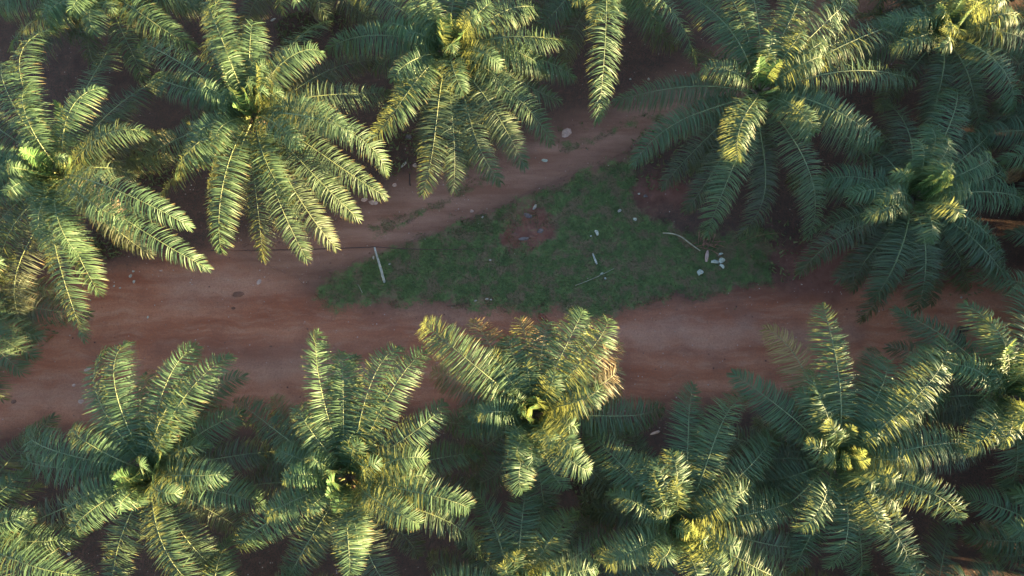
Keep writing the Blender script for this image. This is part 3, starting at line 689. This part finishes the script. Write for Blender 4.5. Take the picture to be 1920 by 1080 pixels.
# scraps of bleached husk
def scrap(px, py, l, w, rot, label, seed, m=WHITE, curl=.35, name='husk_scrap', cat='scrap'):
    rr = random.Random(seed); k = at(px, py); sc = math.hypot(*(at(px+1, py)-k)[:2]); l *= sc*.85; w *= sc*.85
    n = 7; V = []; Fc = []
    for lay in (0, 1):
        for i in range(n):
            u = i/(n-1); ww = w*.5*(math.sin(math.pi*(.12+.8*u))**.6)*(1+.25*rr.uniform(-1, 1) if lay == 0 else 1)
            for j in range(4):
                v = j/3-.5; V.append((l*(u-.5), 2*ww*v+.2*w*math.sin(u*3), curl*w*(1-abs(v)*2)**2+curl*l*.3*math.sin(u*3.1)+.02-lay*.012))
    g = lambda a, i, j: a*n*4+i*4+j
    for i in range(n-1):
        for j in range(3):
            Fc.append((g(0, i, j), g(0, i+1, j), g(0, i+1, j+1), g(0, i, j+1))); Fc.append((g(1, i, j), g(1, i, j+1), g(1, i+1, j+1), g(1, i+1, j)))
        Fc.append((g(0, i, 0), g(1, i, 0), g(1, i+1, 0), g(0, i+1, 0))); Fc.append((g(0, i, 3), g(0, i+1, 3), g(1, i+1, 3), g(1, i, 3)))
    for i in (0, n-1):
        for j in range(3): Fc.append((g(0, i, j), g(0, i, j+1), g(1, i, j+1), g(1, i, j)))
    o = link(name, pymesh(name, V, Fc), m); p = on(px, py); o.location = (p[0], p[1], p[2]+.02); o.rotation_euler = (rr.uniform(-.2, .2), rr.uniform(-.2, .2), R(rot))
    return tag(o, label, cat, 'bleached scraps of palm husk')
scrap(1118, 438, 14, 7, -70, 'white crescent shaped scrap lying in the middle of the grass', 1, curl=.6)
scrap(1313, 512, 14, 11, 25, 'pale triangular scrap lying alone below the dead frond', 2)
scrap(1325, 481, 26, 8, 80, 'upright pinkish scrap at the foot of the dead frond', 3, PSTONE)
scrap(1340, 492, 18, 8, -5, 'left white curled scrap of the pile below the dead frond', 4)
scrap(1353, 490, 16, 10, 30, 'largest white curled scrap in the pile below the dead frond', 5)
scrap(1353, 500, 12, 7, -50, 'lowest white curled scrap in the pile below the dead frond', 6)
scrap(1351, 477, 11, 5, 20, 'small white scrap on top of the pile below the dead frond', 7)
scrap(1210, 369, 9, 7, 0, 'grey leaf scrap at the rim of the right bare patch', 8, GSTONE)

def tubeobj(name, pts, rad, m, label=None, cat=None, group=None, parent=None, sides=7):
    P = np.array(pts, float); o0 = P[0].copy() if parent is None else np.array([0, 0, 0.])
    o = link(name, tube_mesh(name, P-o0, rad, sides), m, parent)
    if parent is None: o.location = o0.tolist()
    if label: tag(o, label, cat, group)
    return o
def curve(pxs, dz, n=24):
    P = np.array([on(a, b, d) for (a, b), d in zip(pxs, dz if hasattr(dz, '__len__') else [dz]*len(pxs))])
    u = np.linspace(0, len(P)-1, n); k = np.arange(len(P))
    Q = np.stack([np.interp(u, k, P[:, i]) for i in range(3)], 1)
    for _ in range(3): Q[1:-1] = (Q[:-2]+2*Q[1:-1]+Q[2:])/4
    return Q
# leaning post and the cord across the track
pb = on(721, 531, -.15); ptop = at(702, 463, 1.9)
post = empty('fence_post', tuple(on(721, 531))); tag(post, 'pale grey wooden post leaning over the tip of the grass wedge', 'post')
o0 = np.array(post.location)
PP = np.array([pb+(ptop-pb)*t for t in np.linspace(0, 1, 9)])-o0; PP[1:-1] += RG.normal(size=(7, 3))*.012
link('shaft', tube_mesh('shaft', PP, [.082, .08, .078, .075, .07, .066, .06, .055, .05], 9), WOOD, post)
link('nail_cap', tube_mesh('nail_cap', [ptop-o0, ptop-o0+np.array([0, .0, .06])], [.03, .025], 6), CORD, post)
pl = at(395, 470, 2.6)
Pc = [ptop+np.array([0, 0, .02])]
for t in np.linspace(0, 1, 26)[1:]:
    q = ptop*(1-t)+pl*t; q[2] -= .5*math.sin(math.pi*t)*.35; Pc.append(q)
tubeobj('cord', Pc, .030, CORD, 'dark red cord running from the post top left to the palms', 'cord')
Pd = [ptop+np.array([0, 0, .03])]; pr = on(905, 466, .04)
for t in np.linspace(0, 1, 22)[1:]:
    q = ptop*(1-t)+pr*t; q[2] = ptop[2]*(1-t)**1.8+pr[2]*(1-(1-t)**1.8)+.03; Pd.append(q)
tubeobj('loose_cord', Pd, np.linspace(.027, .010, 22), CORD, 'loose cord end falling right from the post top into the grass', 'cord')
tubeobj('stake', [on(769, 347, -.1), on(769, 347, .2), at(768, 326, .95)], [.05, .045, .035], DARK, 'short dark stake standing by the track under the palms', 'stake')
tubeobj('stick', curve([(1111, 476), (1114, 484), (1119, 496)], .05, 8), [.03, .045, .055, .06, .06, .065, .06, .04], WOOD, 'short pale stick lying in the grass above the thin twig', 'stick')
tubeobj('twig', curve([(1078, 536), (1100, 528), (1125, 517), (1152, 503)], .05, 14), np.linspace(.022, .012, 14), DRY, 'thin straight twig lying on the lower grass beside white pebbles', 'twig')
tubeobj('twig', curve([(1372, 463), (1400, 449), (1430, 441), (1464, 437)], [.05, .15, .2, .1], 14), np.linspace(.010, .016, 14), BROWN, 'thin curved twig lying right of the dead frond pile', 'twig')
tubeobj('twig', curve([(671, 533), (676, 541), (680, 550)], .04, 8), .02, DRY, 'short straw coloured twig left of the post foot', 'twig')
tubeobj('twig', curve([(838, 574), (856, 573), (880, 568)], .03, 8), .014, CORD, 'dark twig along the lower grass edge', 'twig')
# dead frond: bare bent stalk with dried brown leaflets at its thick end
df = empty('dead_frond', tuple(on(1315, 472))); tag(df, 'dead frond with long bare bent stalk and brown leaflets under the large palm', 'dead frond')
o0 = np.array(df.location)
link('stalk', tube_mesh('stalk', curve([(1242, 438), (1258, 440), (1275, 447), (1295, 461), (1312, 471)], [.08, .25, .35, .2, .08], 22)-o0, np.linspace(.05, .035, 22), 7), DRY, df)
parts = []
rr = random.Random(3)
for i in range(26):
    a = on(1300+rr.random()*38, 445+rr.random()*24, .03); an = R(rr.choice([-18, -20, 70, 100, 200]))+rr.gauss(0, .3); ln = .5+.5*rr.random()
    e = a+np.array([math.cos(an)*ln, math.sin(an)*ln, .08*rr.random()]); mid = (a+e)/2+np.array([0, 0, .10])
    parts.append(tube([a-o0, mid-o0, e-o0], [.018, .028, .006], 4))
V, Fc = merge(parts); link('leaflets', pymesh('leaflets', V, Fc), BROWN, df)

# ------------------------------------------------------------------ light
EL = R(7.2); AZ = R(-6)       # the sun stands low to the right of the picture (+X)
sv = np.array([math.cos(EL)*math.cos(AZ), math.cos(EL)*math.sin(AZ), math.sin(EL)])
sl = bpy.data.lights.new('sun', 'SUN'); sl.energy = 5; sl.angle = R(.5); sl.color = (1, .77, .38)
so = bpy.data.objects.new('sun', sl); C.objects.link(so); so.location = (30, 0, 40)
from mathutils import Vector
so.rotation_euler = Vector(sv.tolist()).to_track_quat('Z', 'Y').to_euler()
w = bpy.data.worlds.new('World'); S.world = w; w.use_nodes = True
nt = w.node_tree; sky = nt.nodes.new('ShaderNodeTexSky'); sky.sky_type = 'NISHITA'; sky.sun_disc = False
sky.sun_elevation = EL; sky.sun_rotation = R(90)-AZ; sky.dust_density = .15; sky.air_density = 1.0; sky.ozone_density = 1.6
bg = nt.nodes['Background']; nt.links.new(sky.outputs[0], bg.inputs['Color']); bg.inputs['Strength'].default_value = .082
S.view_settings.view_transform = 'Standard'; S.view_settings.look = 'None'; S.view_settings.gamma = 1
S.view_settings.exposure = 3.5
S.render.engine = 'CYCLES'
S.cycles.max_bounces = 6; S.cycles.transparent_max_bounces = 4
